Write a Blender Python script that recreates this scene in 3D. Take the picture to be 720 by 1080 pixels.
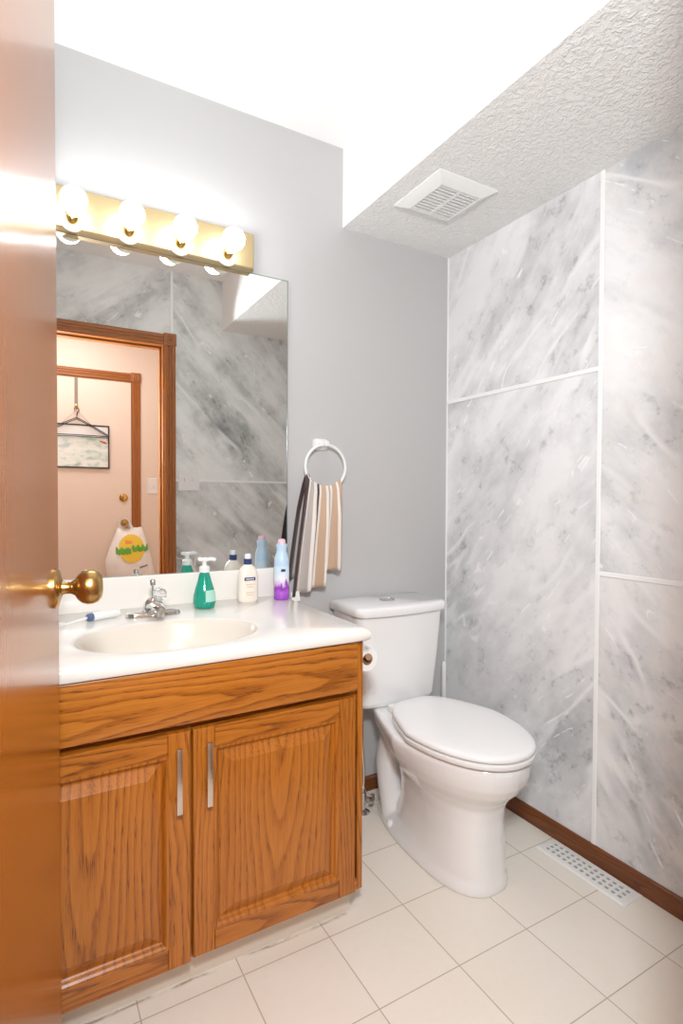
import bpy, bmesh, math, random
from mathutils import Vector, Matrix
random.seed(7)
S = bpy.context.scene
for o in list(bpy.data.objects): bpy.data.objects.remove(o)
COL = S.collection
PI = math.pi

# ------------------------------------------------------------------ camera
YAW, PITCH, ROLL, FPX = .5203, -.0223, .004, 581.83
CAM = Vector((-1.5854, -1.852, 1.167))
fw = Vector((math.sin(YAW)*math.cos(PITCH), math.cos(YAW)*math.cos(PITCH), math.sin(PITCH)))
r0 = Vector((math.cos(YAW), -math.sin(YAW), 0)); u0 = r0.cross(fw)
rt = r0*math.cos(ROLL)+u0*math.sin(ROLL); up = -r0*math.sin(ROLL)+u0*math.cos(ROLL)
cd = bpy.data.cameras.new('camera'); cam = bpy.data.objects.new('camera', cd); COL.objects.link(cam)
cam.matrix_world = Matrix(((rt.x, up.x, -fw.x, CAM.x), (rt.y, up.y, -fw.y, CAM.y), (rt.z, up.z, -fw.z, CAM.z), (0, 0, 0, 1)))
cd.sensor_fit = 'VERTICAL'; cd.sensor_height = 36; cd.lens = 36*FPX/1080; cd.clip_start = .02
S.camera = cam
# ------------------------------------------------------------------ world, lights, exposure
w = bpy.data.worlds.new('world'); S.world = w; w.use_nodes = True
w.node_tree.nodes['Background'].inputs[0].default_value = (1, .97, .93, 1)
w.node_tree.nodes['Background'].inputs[1].default_value = .6
BULB = 12.0
def area(name, loc, size, power, col=(1, .95, .88), rot=(0, 0, 0)):
    l = bpy.data.lights.new(name, 'AREA'); l.shape = 'DISK'; l.size = size; l.energy = power; l.color = col
    o = bpy.data.objects.new(name, l); o.location = loc; o.rotation_euler = rot; COL.objects.link(o); return o
area('hall_fill_light', (-1.35, -2.05, 2.46), .5, 5.0, (.97, .97, 1))  # added fill under the hall ceiling; no known fixture there
area('camera_fill_light', (-1.57, -1.93, 1.62), .2, 15.5, (.90, .97, 1), (math.radians(86), 0, math.radians(-34)))  # added fill beside the camera to even out the bathroom, not a known source
S.view_settings.view_transform = 'Standard'; S.view_settings.look = 'None'
S.view_settings.gamma = 1; S.view_settings.use_curve_mapping = False
S.view_settings.exposure = 1.03
S.cycles.max_bounces = 14; S.cycles.diffuse_bounces = 8; S.cycles.glossy_bounces = 6

# ------------------------------------------------------------------ materials
def newmat(name):
    m = bpy.data.materials.new(name); m.use_nodes = True
    return m, m.node_tree, m.node_tree.nodes['Principled BSDF']
def mat(name, col, rough=.5, metal=0, coat=0, spec=.5, trans=0, ior=1.45, bump=None, emit=None, sss=0, alpha=1):
    m, t, b = newmat(name)
    b.inputs['Base Color'].default_value = (*col, 1); b.inputs['Roughness'].default_value = rough
    b.inputs['Metallic'].default_value = metal; b.inputs['Coat Weight'].default_value = coat
    b.inputs['Coat Roughness'].default_value = .06
    b.inputs['Specular IOR Level'].default_value = spec
    b.inputs['Transmission Weight'].default_value = trans; b.inputs['IOR'].default_value = ior
    b.inputs['Alpha'].default_value = alpha
    if sss:
        b.inputs['Subsurface Weight'].default_value = sss; b.inputs['Subsurface Radius'].default_value = (.01, .01, .01)
    if emit:
        b.inputs['Emission Color'].default_value = (*emit[0], 1); b.inputs['Emission Strength'].default_value = emit[1]
    if bump:
        g = G(t); n = g.noise(g.obj(), bump[0], bump[2] if len(bump) > 2 else 3)
        g.bump(n, bump[1], b)
    return m
class G:
    def __init__(s, t): s.t = t; s.l = t.links
    def n(s, ty, **k):
        x = s.t.nodes.new(ty)
        for a, v in k.items(): setattr(x, a, v)
        return x
    def put(s, sock, v):
        if hasattr(v, 'is_output'): s.l.new(v, sock)
        else: sock.default_value = v
    def obj(s): return s.n('ShaderNodeTexCoord').outputs['Object']
    def uv(s): return s.n('ShaderNodeTexCoord').outputs['UV']
    def map(s, v, loc=(0, 0, 0), rot=(0, 0, 0), sc=(1, 1, 1)):
        x = s.n('ShaderNodeMapping'); s.put(x.inputs[0], v)
        x.inputs['Location'].default_value = loc; x.inputs['Rotation'].default_value = rot; x.inputs['Scale'].default_value = sc
        return x.outputs[0]
    def noise(s, v, scale, detail=3, rough=.55, dist=0, out=0):
        x = s.n('ShaderNodeTexNoise'); s.put(x.inputs['Vector'], v); x.inputs['Scale'].default_value = scale
        x.inputs['Detail'].default_value = detail; x.inputs['Roughness'].default_value = rough; x.inputs['Distortion'].default_value = dist
        return x.outputs[out]
    def m(s, op, a, b=0., c=None, clamp=False):
        x = s.n('ShaderNodeMath', operation=op, use_clamp=clamp); s.put(x.inputs[0], a); s.put(x.inputs[1], b)
        if c is not None: s.put(x.inputs[2], c)
        return x.outputs[0]
    def ramp(s, f, stops, interp='LINEAR'):
        x = s.n('ShaderNodeValToRGB'); s.put(x.inputs[0], f); cr = x.color_ramp; cr.interpolation = interp
        while len(cr.elements) > 1: cr.elements.remove(cr.elements[-1])
        for i, (p, c) in enumerate(stops):
            e = cr.elements[0] if i == 0 else cr.elements.new(p)
            e.position = p; e.color = (*c, 1) if len(c) == 3 else c
        return x.outputs[0]
    def mr(s, f, a, b, c=0., d=1., smooth=False):
        x = s.n('ShaderNodeMapRange'); x.clamp = True
        if smooth: x.interpolation_type = 'SMOOTHSTEP'
        s.put(x.inputs[0], f)
        for i, v in enumerate((a, b, c, d)): x.inputs[i+1].default_value = v
        return x.outputs[0]
    def mix(s, f, a, b, bt='MIX'):
        x = s.n('ShaderNodeMix', data_type='RGBA', blend_type=bt); s.put(x.inputs[0], f)
        s.put(x.inputs[6], (*a, 1) if isinstance(a, tuple) else a); s.put(x.inputs[7], (*b, 1) if isinstance(b, tuple) else b)
        return x.outputs[2]
    def sep(s, v):
        x = s.n('ShaderNodeSeparateXYZ'); s.put(x.inputs[0], v); return x.outputs
    def comb(s, a, b, c):
        x = s.n('ShaderNodeCombineXYZ'); s.put(x.inputs[0], a); s.put(x.inputs[1], b); s.put(x.inputs[2], c); return x.outputs[0]
    def bump(s, h, strength, b, dist=.002):
        x = s.n('ShaderNodeBump'); s.put(x.inputs['Height'], h); x.inputs['Strength'].default_value = strength
        x.inputs['Distance'].default_value = dist; s.l.new(x.outputs[0], b.inputs['Normal'])

def oak(name, axis='Z', a0=0., b0=.05, g0=0., tilt=.07, seed=0., light=(.58, .210, .026), mid=(.39, .118, .008), dark=(.15, .036, .003), freq=95, rough=.34, coat=.25, contrast=1.0, cross='X'):
    """flat-sawn oak: growth rings of a slightly tilted trunk cut by the board's face"""
    m, t, b = newmat(name); g = G(t)
    x, y, z = g.sep(g.obj())
    if axis == 'Z': a, d, gr = (x, y, z) if cross == 'X' else (y, x, z)
    elif axis == 'X': a, d, gr = z, y, x
    else: a, d, gr = z, x, y
    gr = g.m('SUBTRACT', gr, g0); a = g.m('SUBTRACT', a, a0)
    p = g.comb(g.m('ADD', a, seed), d, g.m('MULTIPLY', gr, .22))
    n1 = g.noise(p, 6, 2); n2 = g.noise(p, 22, 2)
    aa = g.m('ADD', a, g.m('MULTIPLY', g.m('SUBTRACT', n1, .5), .09))
    dd = g.m('ADD', g.m('MULTIPLY', gr, tilt), b0)
    dd = g.m('ADD', dd, g.m('MULTIPLY', g.m('SUBTRACT', n2, .5), .02))
    r = g.m('SQRT', g.m('ADD', g.m('MULTIPLY', aa, aa), g.m('MULTIPLY', dd, dd)))
    fr = g.m('FRACT', g.m('MULTIPLY', r, freq))
    fv = g.comb(a, d, g.m('MULTIPLY', gr, .03))
    fib = g.noise(fv, 380, 2); pore = g.noise(g.comb(g.m('ADD', a, 3.), d, g.m('MULTIPLY', gr, .045)), 620, 1)
    ring = g.ramp(fr, [(0, (.0,)*3), (.10, (.05,)*3), (.34, (.62,)*3), (.8, (1,)*3), (.93, (.85,)*3), (1, (.0,)*3)])
    big = g.noise(p, 3.0, 2)
    v = g.m('ADD', g.m('MULTIPLY', ring, .30*contrast), g.m('MULTIPLY', fib, .42))
    v = g.m('ADD', v, g.m('MULTIPLY', big, .42)); v = g.m('SUBTRACT', v, .10+.15*(contrast-1))
    pm = g.m('MULTIPLY', g.mr(pore, .58, .70), g.mr(ring, .9, .1, .25, 1))
    v = g.m('SUBTRACT', v, g.m('MULTIPLY', pm, .42))
    c = g.ramp(v, [(.12, dark), (.45, mid), (.85, light)])
    g.l.new(c, b.inputs['Base Color'])
    b.inputs['Roughness'].default_value = rough; b.inputs['Coat Weight'].default_value = coat; b.inputs['Coat Roughness'].default_value = .12
    g.bump(v, .12, b, .001)
    return m

def marble(name, plane, ang, seed, dark=(.46, .47, .485), light=(.76, .76, .77), warm=0.0, streaks=1.0, c0=.30, c1=.62, st=.26, fr=.7):
    """sponge-painted marble board; bands run along ang (degrees from horizontal) in the wall's plane"""
    m, t, b = newmat(name); g = G(t)
    x, y, z = g.sep(g.obj())
    h = y if plane == 'YZ' else x
    ca, sa = math.cos(math.radians(ang)), math.sin(math.radians(ang))
    al = g.m('ADD', g.m('MULTIPLY', h, ca), g.m('MULTIPLY', z, sa))
    ac = g.m('ADD', g.m('MULTIPLY', h, -sa), g.m('MULTIPLY', z, ca))
    p = g.comb(g.m('MULTIPLY', al, st), ac, seed)
    n = g.noise(p, 4.0, 6, .6, .3)
    cl = g.noise(g.comb(h, z, seed+3.1), 7, 5, .65)
    v = g.m('ADD', g.m('MULTIPLY', n, .75), g.m('MULTIPLY', cl, .25))
    f = g.mr(v, c0, c1)
    col = g.ramp(f, [(0, dark), (.32, tuple(.55*a+.45*c for a, c in zip(dark, light))), (.6, tuple(.2*a+.8*c for a, c in zip(dark, light))), (.8, light), (1, tuple(min(.88, c*1.08) for c in light))])
    # darker freckles gathered along the grey bands
    sp = g.noise(g.comb(g.m('MULTIPLY', al, .8), ac, seed+9), 21, 4, .7)
    spm = g.m('MULTIPLY', g.mr(sp, .56, .68), g.mr(v, .58, .40))
    col = g.mix(g.m('MULTIPLY', spm, fr), col, tuple(c*.62 for c in dark))
    # broad white brushed veins along the bands
    vn = g.noise(g.comb(g.m('MULTIPLY', al, .28), ac, seed+17), 4.2, 3, .5, .12)
    vv = g.mr(g.m('ABSOLUTE', g.m('SUBTRACT', vn, .5)), .045, .0, 0, 1, True)
    vm = g.mr(g.noise(g.comb(h, z, seed+23), 3.2, 2), .44, .58)
    col = g.mix(g.m('MULTIPLY', g.m('MULTIPLY', vv, vm), .8), col, (.84, .84, .845))
    # short thin brush strokes, each crossing the bands a little differently
    for sd, k, dist in ((31, .22, .25), (53, .30, .5)):
        sn = g.noise(g.comb(g.m('MULTIPLY', al, k), ac, seed+sd), 11, 1, .5, dist)
        sv = g.mr(g.m('ABSOLUTE', g.m('SUBTRACT', sn, .5)), .016, .005)
        sm = g.mr(g.noise(g.comb(h, z, seed+sd+10), 11, 2), .60, .65)
        col = g.mix(g.m('MULTIPLY', g.m('MULTIPLY', sv, sm), .8*streaks), col, (.9, .9, .9))
    if warm: col = g.mix(g.m('MULTIPLY', g.mr(cl, .45, .7), warm), col, (.74, .67, .62))
    g.l.new(col, b.inputs['Base Color']); b.inputs['Roughness'].default_value = .32
    b.inputs['Specular IOR Level'].default_value = .35
    return m

M = {}
M['paint'] = mat('grey_wall_paint', (.512, .505, .505), .6, bump=(160, .05))
M['peach'] = mat('peach_wall_paint', (.80, .67, .57), .6, bump=(160, .05))
M['peach_door'] = mat('peach_door_paint', (.82, .69, .59), .4)
M['ceil'] = mat('white_ceiling_paint', (.91, .91, .905), .8)
M['white'] = mat('white_semigloss_paint', (.85, .85, .84), .35)
M['plastic'] = mat('white_plastic', (.82, .82, .81), .3)
M['china'] = mat('white_china', (.86, .86, .86), .08, coat=.5)
M['seat'] = mat('white_seat_plastic', (.87, .87, .87), .18, coat=.2)
M['cultured'] = mat('white_cultured_marble', (.86, .82, .775), .2, coat=.25)
M['basin'] = mat('bone_cultured_marble', (.76, .69, .61), .2, coat=.25)
M['brass'] = mat('polished_brass', (.62, .38, .12), .16, 1)
M['antique_brass'] = mat('antique_brass', (.52, .33, .12), .27, 1)
M['satin_brass'] = mat('satin_brass_plate', (.66, .52, .29), .42, 1)
M['chrome'] = mat('chrome', (.66, .65, .63), .1, 1)
M['nickel'] = mat('brushed_nickel', (.78, .74, .69), .3, 1)
M['handle_metal'] = mat('satin_nickel_pull', (.66, .60, .54), .24, 1)
M['acrylic'] = mat('clear_acrylic', (.95, .95, .95), .04, 0, trans=.85, ior=1.49)
M['mirror'] = mat('silvered_mirror', (.92, .935, .925), .0, 1)
M['mirror_edge'] = mat('mirror_edge_glass', (.20, .24, .22), .25)
M['bulb'] = mat('lit_bulb_glass', (1, 1, 1), .3, emit=((.93, .965, 1), BULB))
M['dark'] = mat('dark_recess', (.05, .045, .04), .8)
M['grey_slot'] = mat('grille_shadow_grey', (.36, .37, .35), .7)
M['rubber'] = mat('grey_rubber', (.25, .25, .26), .6)

def stipple():
    m, t, b = newmat('stippled_ceiling_texture'); g = G(t)
    v = g.noise(g.obj(), 62, 3, .6, .6); k = g.mr(v, .42, .62)
    b.inputs['Base Color'].default_value = (.86, .855, .845, 1); b.inputs['Roughness'].default_value = .85
    g.bump(k, .55, b, .005); return m
M['stipple'] = stipple()

def tiles():
    m, t, b = newmat('cream_vinyl_tile'); g = G(t); T = .24
    v = g.map(g.obj(), loc=(.41, .583+T, 0))
    x = g.n('ShaderNodeTexBrick'); g.put(x.inputs['Vector'], v); x.offset = 0; x.squash = 1
    x.inputs['Scale'].default_value = 1; x.inputs['Brick Width'].default_value = T; x.inputs['Row Height'].default_value = T
    x.inputs['Mortar Size'].default_value = .0016; x.inputs['Mortar Smooth'].default_value = .3
    x.inputs['Color1'].default_value = (.88, .825, .74, 1); x.inputs['Color2'].default_value = (.86, .79, .70, 1); x.inputs['Mortar'].default_value = (.52, .44, .36, 1)
    n = g.noise(g.obj(), 2.5, 3); n2 = g.noise(g.obj(), 45, 4, .7)
    c = g.mix(g.mr(n, .35, .7, 0, .55), x.outputs[0], (.88, .85, .79), 'MIX')
    mo = g.m('MULTIPLY', x.outputs[1], .8)
    c = g.mix(mo, c, (.50, .42, .34))
    c = g.mix(g.mr(n2, .5, .8, 0, .22), c, (.78, .69, .58))
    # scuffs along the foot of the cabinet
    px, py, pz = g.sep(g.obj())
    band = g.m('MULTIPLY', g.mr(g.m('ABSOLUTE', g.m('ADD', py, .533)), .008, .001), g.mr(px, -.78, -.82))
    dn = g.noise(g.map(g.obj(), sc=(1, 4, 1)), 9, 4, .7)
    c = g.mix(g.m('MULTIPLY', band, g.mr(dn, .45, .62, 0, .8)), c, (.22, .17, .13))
    g.l.new(c, b.inputs['Base Color']); b.inputs['Roughness'].default_value = .38
    g.bump(g.m('MULTIPLY', x.outputs[1], -1), .25, b, .001)
    return m
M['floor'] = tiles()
M['hall_floor'] = mat('beige_hall_carpet', (.52, .44, .36), .95, bump=(400, .5))

# ------------------------------------------------------------------ mesh helpers
def obj(name, bm, m, parent=None, ang=35, flat=False):
    me = bpy.data.meshes.new(name); bmesh.ops.recalc_face_normals(bm, faces=bm.faces); bm.to_mesh(me); bm.free()
    for k in (m if isinstance(m, (list, tuple)) else [m]): me.materials.append(M[k] if isinstance(k, str) else k)
    if not flat:
        for p in me.polygons: p.use_smooth = True
        me.set_sharp_from_angle(angle=math.radians(ang))
    o = bpy.data.objects.new(name, me); COL.objects.link(o)
    if parent is not None:
        o.parent = parent; o.matrix_parent_inverse = parent_world(parent).inverted()
    return o
def parent_world(p):
    mw = Matrix.Translation(p.location) @ p.rotation_euler.to_matrix().to_4x4()
    if p.parent: mw = parent_world(p.parent) @ p.matrix_parent_inverse @ mw
    return mw
def tag(o, label, cat, group=None, kind=None):
    o['label'] = label; o['category'] = cat
    if group: o['group'] = group
    if kind: o['kind'] = kind
    return o
def thing(name, label, cat, loc=(0, 0, 0), group=None, kind=None):
    o = bpy.data.objects.new(name, None); o.empty_display_size = .05; COL.objects.link(o); o.location = loc
    return tag(o, label, cat, group, kind)
def empty_part(name, parent, loc):
    o = bpy.data.objects.new(name, None); o.empty_display_size = .03; COL.objects.link(o); o.location = loc
    o.parent = parent; o.matrix_parent_inverse = parent_world(parent).inverted(); return o
def B(): return bmesh.new()
def box(bm, x0, x1, y0, y1, z0, z1, bev=0, mi=0, seg=2, rot=None):
    r = bmesh.ops.create_cube(bm, size=1); vs = r['verts']
    sx, sy, sz = x1-x0, y1-y0, z1-z0
    for v in vs: v.co = Vector((v.co.x*sx, v.co.y*sy, v.co.z*sz))
    fs = list({f for v in vs for f in v.link_faces})
    for f in fs: f.material_index = mi
    if bev:
        es = list({e for v in vs for e in v.link_edges})
        rr = bmesh.ops.bevel(bm, geom=es, offset=bev, segments=seg, affect='EDGES', profile=.5)
        for f in rr['faces']: f.material_index = mi
        vs = list({v for f in rr['faces'] for v in f.verts})
    c = Vector(((x0+x1)/2, (y0+y1)/2, (z0+z1)/2))
    for v in vs: v.co = (rot @ v.co if rot else v.co) + c
    return bm
def loft(bm, rings, cap0=True, cap1=True, closed=True, mi=0):
    V = [[bm.verts.new(p) for p in r] for r in rings]; n = len(V[0]); fs = []
    for a, b in zip(V, V[1:]):
        for i in range(n if closed else n-1):
            j = (i+1) % n
            fs.append(bm.faces.new((a[i], a[j], b[j], b[i])))
    if cap0: fs.append(bm.faces.new(V[0]))
    if cap1: fs.append(bm.faces.new(V[-1][::-1]))
    for f in fs: f.material_index = mi
    return V
def lathe(bm, prof, c=(0, 0, 0), axis=(0, 0, 1), n=28, mi=0, cap0=True, cap1=True, sy=1.0):
    ax = Vector(axis).normalized(); q = Vector((0, 0, 1)).rotation_difference(ax).to_matrix(); c = Vector(c)
    rings = [[c + q @ Vector((r*math.cos(2*PI*i/n), sy*r*math.sin(2*PI*i/n), h)) for i in range(n)] for r, h in prof]
    return loft(bm, rings, cap0, cap1, mi=mi)
def tube(bm, pts, r, n=10, mi=0, closed=False):
    pts = [Vector(p) for p in pts]; rs = r if isinstance(r, (list, tuple)) else [r]*len(pts)
    rings = []; nrm = None; L = len(pts)
    for i, p in enumerate(pts):
        a = pts[(i-1) % L] if (closed or i > 0) else p; b = pts[(i+1) % L] if (closed or i < L-1) else p
        t = (b-a).normalized()
        if nrm is None: nrm = t.orthogonal().normalized()
        nrm = (nrm - t*nrm.dot(t)).normalized(); bn = t.cross(nrm)
        rings.append([p + rs[i]*(nrm*math.cos(2*PI*k/n)+bn*math.sin(2*PI*k/n)) for k in range(n)])
    if closed: rings.append(rings[0])
    if closed:
        V = [[bm.verts.new(q) for q in rr] for rr in rings[:-1]]
        for i in range(L):
            a, b = V[i], V[(i+1) % L]
            for k in range(n): bm.faces.new((a[k], a[(k+1) % n], b[(k+1) % n], b[k])).material_index = mi
    else: loft(bm, rings, mi=mi)
    return bm
def spline(pts, k=8):
    P = [Vector(p) for p in pts]; out = []
    for i in range(len(P)-1):
        p0, p1, p2, p3 = P[max(i-1, 0)], P[i], P[i+1], P[min(i+2, len(P)-1)]
        for j in range(k):
            t = j/k
            out.append(.5*((2*p1)+(p2-p0)*t+(2*p0-5*p1+4*p2-p3)*t*t+(3*p1-p0-3*p2+p3)*t**3))
    return out+[P[-1]]
def quad(bm, pts, mi=0): bm.faces.new([bm.verts.new(p) for p in pts]).material_index = mi
def outline_prism(bm, pts, f, mi=0):
    """pts 2-D outline; f(u, v, side) -> point, side 0/1"""
    loft(bm, [[f(a, b, 0) for a, b in pts], [f(a, b, 1) for a, b in pts]], mi=mi)
def rrect(w, h, r, n=5):
    o = []
    for cx, cy, a0 in ((w/2-r, h/2-r, 0), (-w/2+r, h/2-r, 90), (-w/2+r, -h/2+r, 180), (w/2-r, -h/2+r, 270)):
        for k in range(n+1):
            a = math.radians(a0+90*k/n); o.append((cx+r*math.cos(a), cy+r*math.sin(a)))
    return o

# ================================================================== ROOM
ZC, ZS, XS = 2.505, 2.206, -.524          # ceiling, soffit underside, soffit side
D = 1.50; WT = .12                        # front wall bathroom face at y=-D
XL = -1.745                                # left wall
OX0, OX1, OZ = -1.668, -.881, 2.065        # doorway
HY = -2.648; HX0, HX1 = -2.7, .35          # hall
SY, Z1, Z2 = -.7335, 1.587, .935           # seams on the right wall
def struct(name, bm, m, label, cat, **k):
    o = obj(name, bm, m, **k); tag(o, label, cat, kind='structure'); return o

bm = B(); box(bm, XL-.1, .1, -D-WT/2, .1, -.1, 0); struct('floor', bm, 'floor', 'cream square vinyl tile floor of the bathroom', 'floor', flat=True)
bm = B(); box(bm, HX0-.1, HX1+.1, HY-.1, -D-WT/2, -.1, 0); struct('floor_hall', bm, 'hall_floor', 'beige hallway floor beyond the bathroom doorway', 'floor', flat=True)
bm = B(); box(bm, XL-.1, .1, -D-WT/2, .1, ZC, ZC+.1); struct('ceiling', bm, 'ceil', 'smooth white bathroom ceiling', 'ceiling', flat=True)
bm = B(); box(bm, HX0-.1, HX1+.1, HY-.1, -D-WT/2, ZC, ZC+.1); struct('ceiling_hall', bm, 'ceil', 'white hallway ceiling', 'ceiling', flat=True)
bm = B(); box(bm, XL-.1, .1, 0, .1, 0, ZC); struct('wall_back', bm, 'paint', 'pale grey painted wall behind the mirror and toilet', 'wall', flat=True)
bm = B(); box(bm, XL-.1, XL, -D, 0, 0, ZC); struct('wall_left', bm, 'paint', 'grey painted wall behind the open wooden door', 'wall', flat=True)

mA = marble('marble_upper_left', 'YZ', -52, 1.3, dark=(.44, .445, .46), c0=.36, c1=.57, st=.36)
mB = marble('marble_lower_left', 'YZ', -48, 5.7, streaks=1.0, c0=.33, c1=.57, st=.50, fr=.7)
mC = marble('marble_upper_right', 'YZ', 42, 9.2, warm=.35, c0=.33, c1=.56, st=.45)
mD = marble('marble_lower_right', 'YZ', 50, 14.4, warm=.4, c0=.33, c1=.57, st=.48)
bm = B()
box(bm, 0, .1, SY, 0, Z1, ZC, mi=0); box(bm, 0, .1, SY, 0, 0, Z1, mi=1)
box(bm, 0, .1, -D, SY, Z2, ZC, mi=2); box(bm, 0, .1, -D, SY, 0, Z2, mi=3)
struct('wall_right', bm, [mA, mB, mC, mD], 'grey and white marble-patterned panel wall beside the toilet', 'wall', flat=True)
# front wall with the doorway
FX, FZ = -.829, 1.278
mE = marble('marble_front_upper', 'XZ', -48, 21.5, dark=(.24, .255, .25), light=(.76, .78, .765), c0=.35, c1=.60)
mF = marble('marble_front_header', 'XZ', 36, 26.1, dark=(.25, .26, .255), light=(.74, .755, .745), c0=.34, c1=.60)
mGm = marble('marble_front_lower', 'XZ', -44, 33.3, dark=(.22, .23, .225), light=(.70, .72, .705), c0=.36, c1=.62)
bm = B(); T2 = .02
box(bm, OX1+.03, FX, -D-T2, -D, 0, ZC, mi=1)
box(bm, FX, 0, -D-T2, -D, FZ, ZC, mi=0); box(bm, FX, 0, -D-T2, -D, 0, FZ, mi=2)
box(bm, OX0-.03, OX1+.03, -D-T2, -D, OZ+.03, ZC, mi=1)
box(bm, XL, OX0-.03, -D-T2, -D, 0, ZC, mi=1)
struct('wall_front', bm, [mE, mF, mGm], 'grey marble-patterned wall around the doorway, seen in the mirror', 'wall', flat=True)
bm = B()
box(bm, OX1+.02, HX1, -D-WT, -D-T2, 0, ZC); box(bm, HX0, OX0-.02, -D-WT, -D-T2, 0, ZC); box(bm, OX0-.02, OX1+.02, -D-WT, -D-T2, OZ+.02, ZC)
struct('wall_hall_near', bm, 'peach', 'peach hallway side of the doorway wall', 'wall', flat=True)
bm = B(); box(bm, HX0, HX1, HY-.1, HY, 0, ZC); struct('wall_hall_far', bm, 'peach', 'peach painted hallway wall around the flat door, seen in the mirror', 'wall', flat=True)
bm = B(); box(bm, HX0-.1, HX0, HY-.1, -D-T2, 0, ZC); struct('wall_hall_left', bm, 'peach', 'peach end wall of the hallway on the left', 'wall', flat=True)
bm = B(); box(bm, HX1, HX1+.1, HY-.1, -D-T2, 0, ZC); struct('wall_hall_right', bm, 'peach', 'peach end wall of the hallway on the right', 'wall', flat=True)
# soffit: smooth side, stippled underside
bm = B(); box(bm, XS, 0, -D, 0, ZS, ZC)
for f in bm.faces: f.material_index = 1 if f.normal.z < -.5 else 0
struct('ceiling_soffit', bm, ['ceil', 'stipple'], 'white boxed soffit with stippled underside along the marble wall', 'soffit', flat=True)

# battens over the panel seams
M['batten'] = mat('white_batten', (.88, .88, .88), .4)
def trim(name, x0, x1, y0, y1, z0, z1, label, m='batten', cat='trim', bev=.002):
    bm = B(); box(bm, x0, x1, y0, y1, z0, z1, bev, seg=1); return struct(name, bm, m, label, cat)
BH = .057
trim('trim_1', -.004, 0, SY-.008, SY+.008, BH, ZS, 'tall white vertical strip between the marble panels right of the toilet')
trim('trim_2', -.004, 0, SY+.008, -.003, Z1-.008, Z1+.008, 'white horizontal strip across the marble wall near the back corner')
trim('trim_3', -.004, 0, -D+.003, SY-.008, Z2-.008, Z2+.008, 'short white horizontal strip on the marble at the right picture edge')
trim('trim_4', -.004, 0, -.005, 0, BH, ZS, 'thin white strip up the corner of the grey and marble walls', bev=0)
trim('trim_5', FX+.008, -.003, -D, -D+.004, FZ-.007, FZ+.007, 'white horizontal strip beside the switch plate, seen in the mirror')
trim('trim_6', FX-.008, FX+.008, -D, -D+.004, 2.13, ZC, 'white vertical strip above the doorway corner, seen in the mirror')

# oak materials
M['base'] = oak('dark_oak_baseboard', 'Y', 0, .05, 0, .02, 2.2, light=(.24, .075, .010), mid=(.16, .042, .005), dark=(.08, .018, .002), freq=120)
M['base_x'] = oak('dark_oak_baseboard_back', 'X', 0, .05, 0, .02, 4.2, light=(.24, .075, .010), mid=(.16, .042, .005), dark=(.08, .018, .002), freq=120)
M['trim_v'] = oak('oak_casing_upright', 'Z', .3, .08, 0, .03, 1.2, light=(.46, .165, .022), mid=(.33, .095, .010), dark=(.15, .036, .004), freq=90, coat=.4)
M['trim_h'] = oak('oak_casing_head', 'X', 1.9, .08, 0, .03, 7.2, light=(.46, .165, .022), mid=(.33, .095, .010), dark=(.15, .036, .004), freq=90, coat=.4)

def baseboard(name, pts_f, L, m, label):
    prof = [(0, 0), (.012, 0), (.012, BH-.012), (.009, BH-.004), (.005, BH), (0, BH)]
    bm = B(); loft(bm, [[pts_f(a, b, 0) for a, b in prof], [pts_f(a, b, 1) for a, b in prof]])
    return struct(name, bm, m, label, 'baseboard', ang=60)
baseboard('baseboard_right', lambda a, b, s: (-a, -.0121 if s == 0 else -D+.001, b), 0, 'base', 'dark oak baseboard along the marble wall')
baseboard('baseboard_back', lambda a, b, s: (-.79 if s == 0 else -.0001, -a, b), 0, 'base_x', 'dark oak baseboard behind the toilet')

# door casings: fluted boards with corner blocks
def casing(name, x0, x1, ztop, yw, out, cw, label, rosette=True):
    t = thing(name, label, 'door casing', ((x0+x1)/2, yw, 0), kind='structure')
    th = .014*out
    prof = [(0, .6), (.06, .8), (.10, 1), (.30, 1), (.34, .75), (.40, .75), (.44, 1), (.56, 1), (.60, .75), (.66, .75), (.70, 1), (.9, 1), (.94, .8), (1, .6)]
    def board(nm, f, m):
        bm = B()
        P = [(0, 0)]+prof+[(1, 0)]
        loft(bm, [[f(a, b, 0) for a, b in P], [f(a, b, 1) for a, b in P]]); obj(nm, bm, m, t, ang=20)
    board('side_casing', lambda a, b, s: (x1+a*cw, yw+b*th, 0 if s == 0 else ztop), 'trim_v')
    board('side_casing', lambda a, b, s: (x0-a*cw, yw+b*th, 0 if s == 0 else ztop), 'trim_v')
    board('head_casing', lambda a, b, s: (x0 if s == 0 else x1, yw+b*th, ztop+a*cw), 'trim_h')
    for xc in (x0-cw/2, x1+cw/2):
        bm = B(); k = cw/2+.003
        ya, yb = sorted((yw, yw+th*1.35)); box(bm, xc-k, xc+k, ya, yb, ztop, ztop+2*k, .003)
        lathe(bm, [(.024, 0), (.024, .003), (.019, .005), (.015, .003), (.011, .003), (.008, .006), (.0, .0065)], (xc, yw+th*1.35, ztop+k), (0, out, 0), 24, cap0=False, cap1=False)
        obj('corner_block', bm, 'trim_v', t)
    return t
CW = .066
casing('trim_7', OX0-.006, OX1+.006, OZ-.0, -D, 1, CW, 'wide oak door casing of the bathroom doorway, seen in the mirror')
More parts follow.
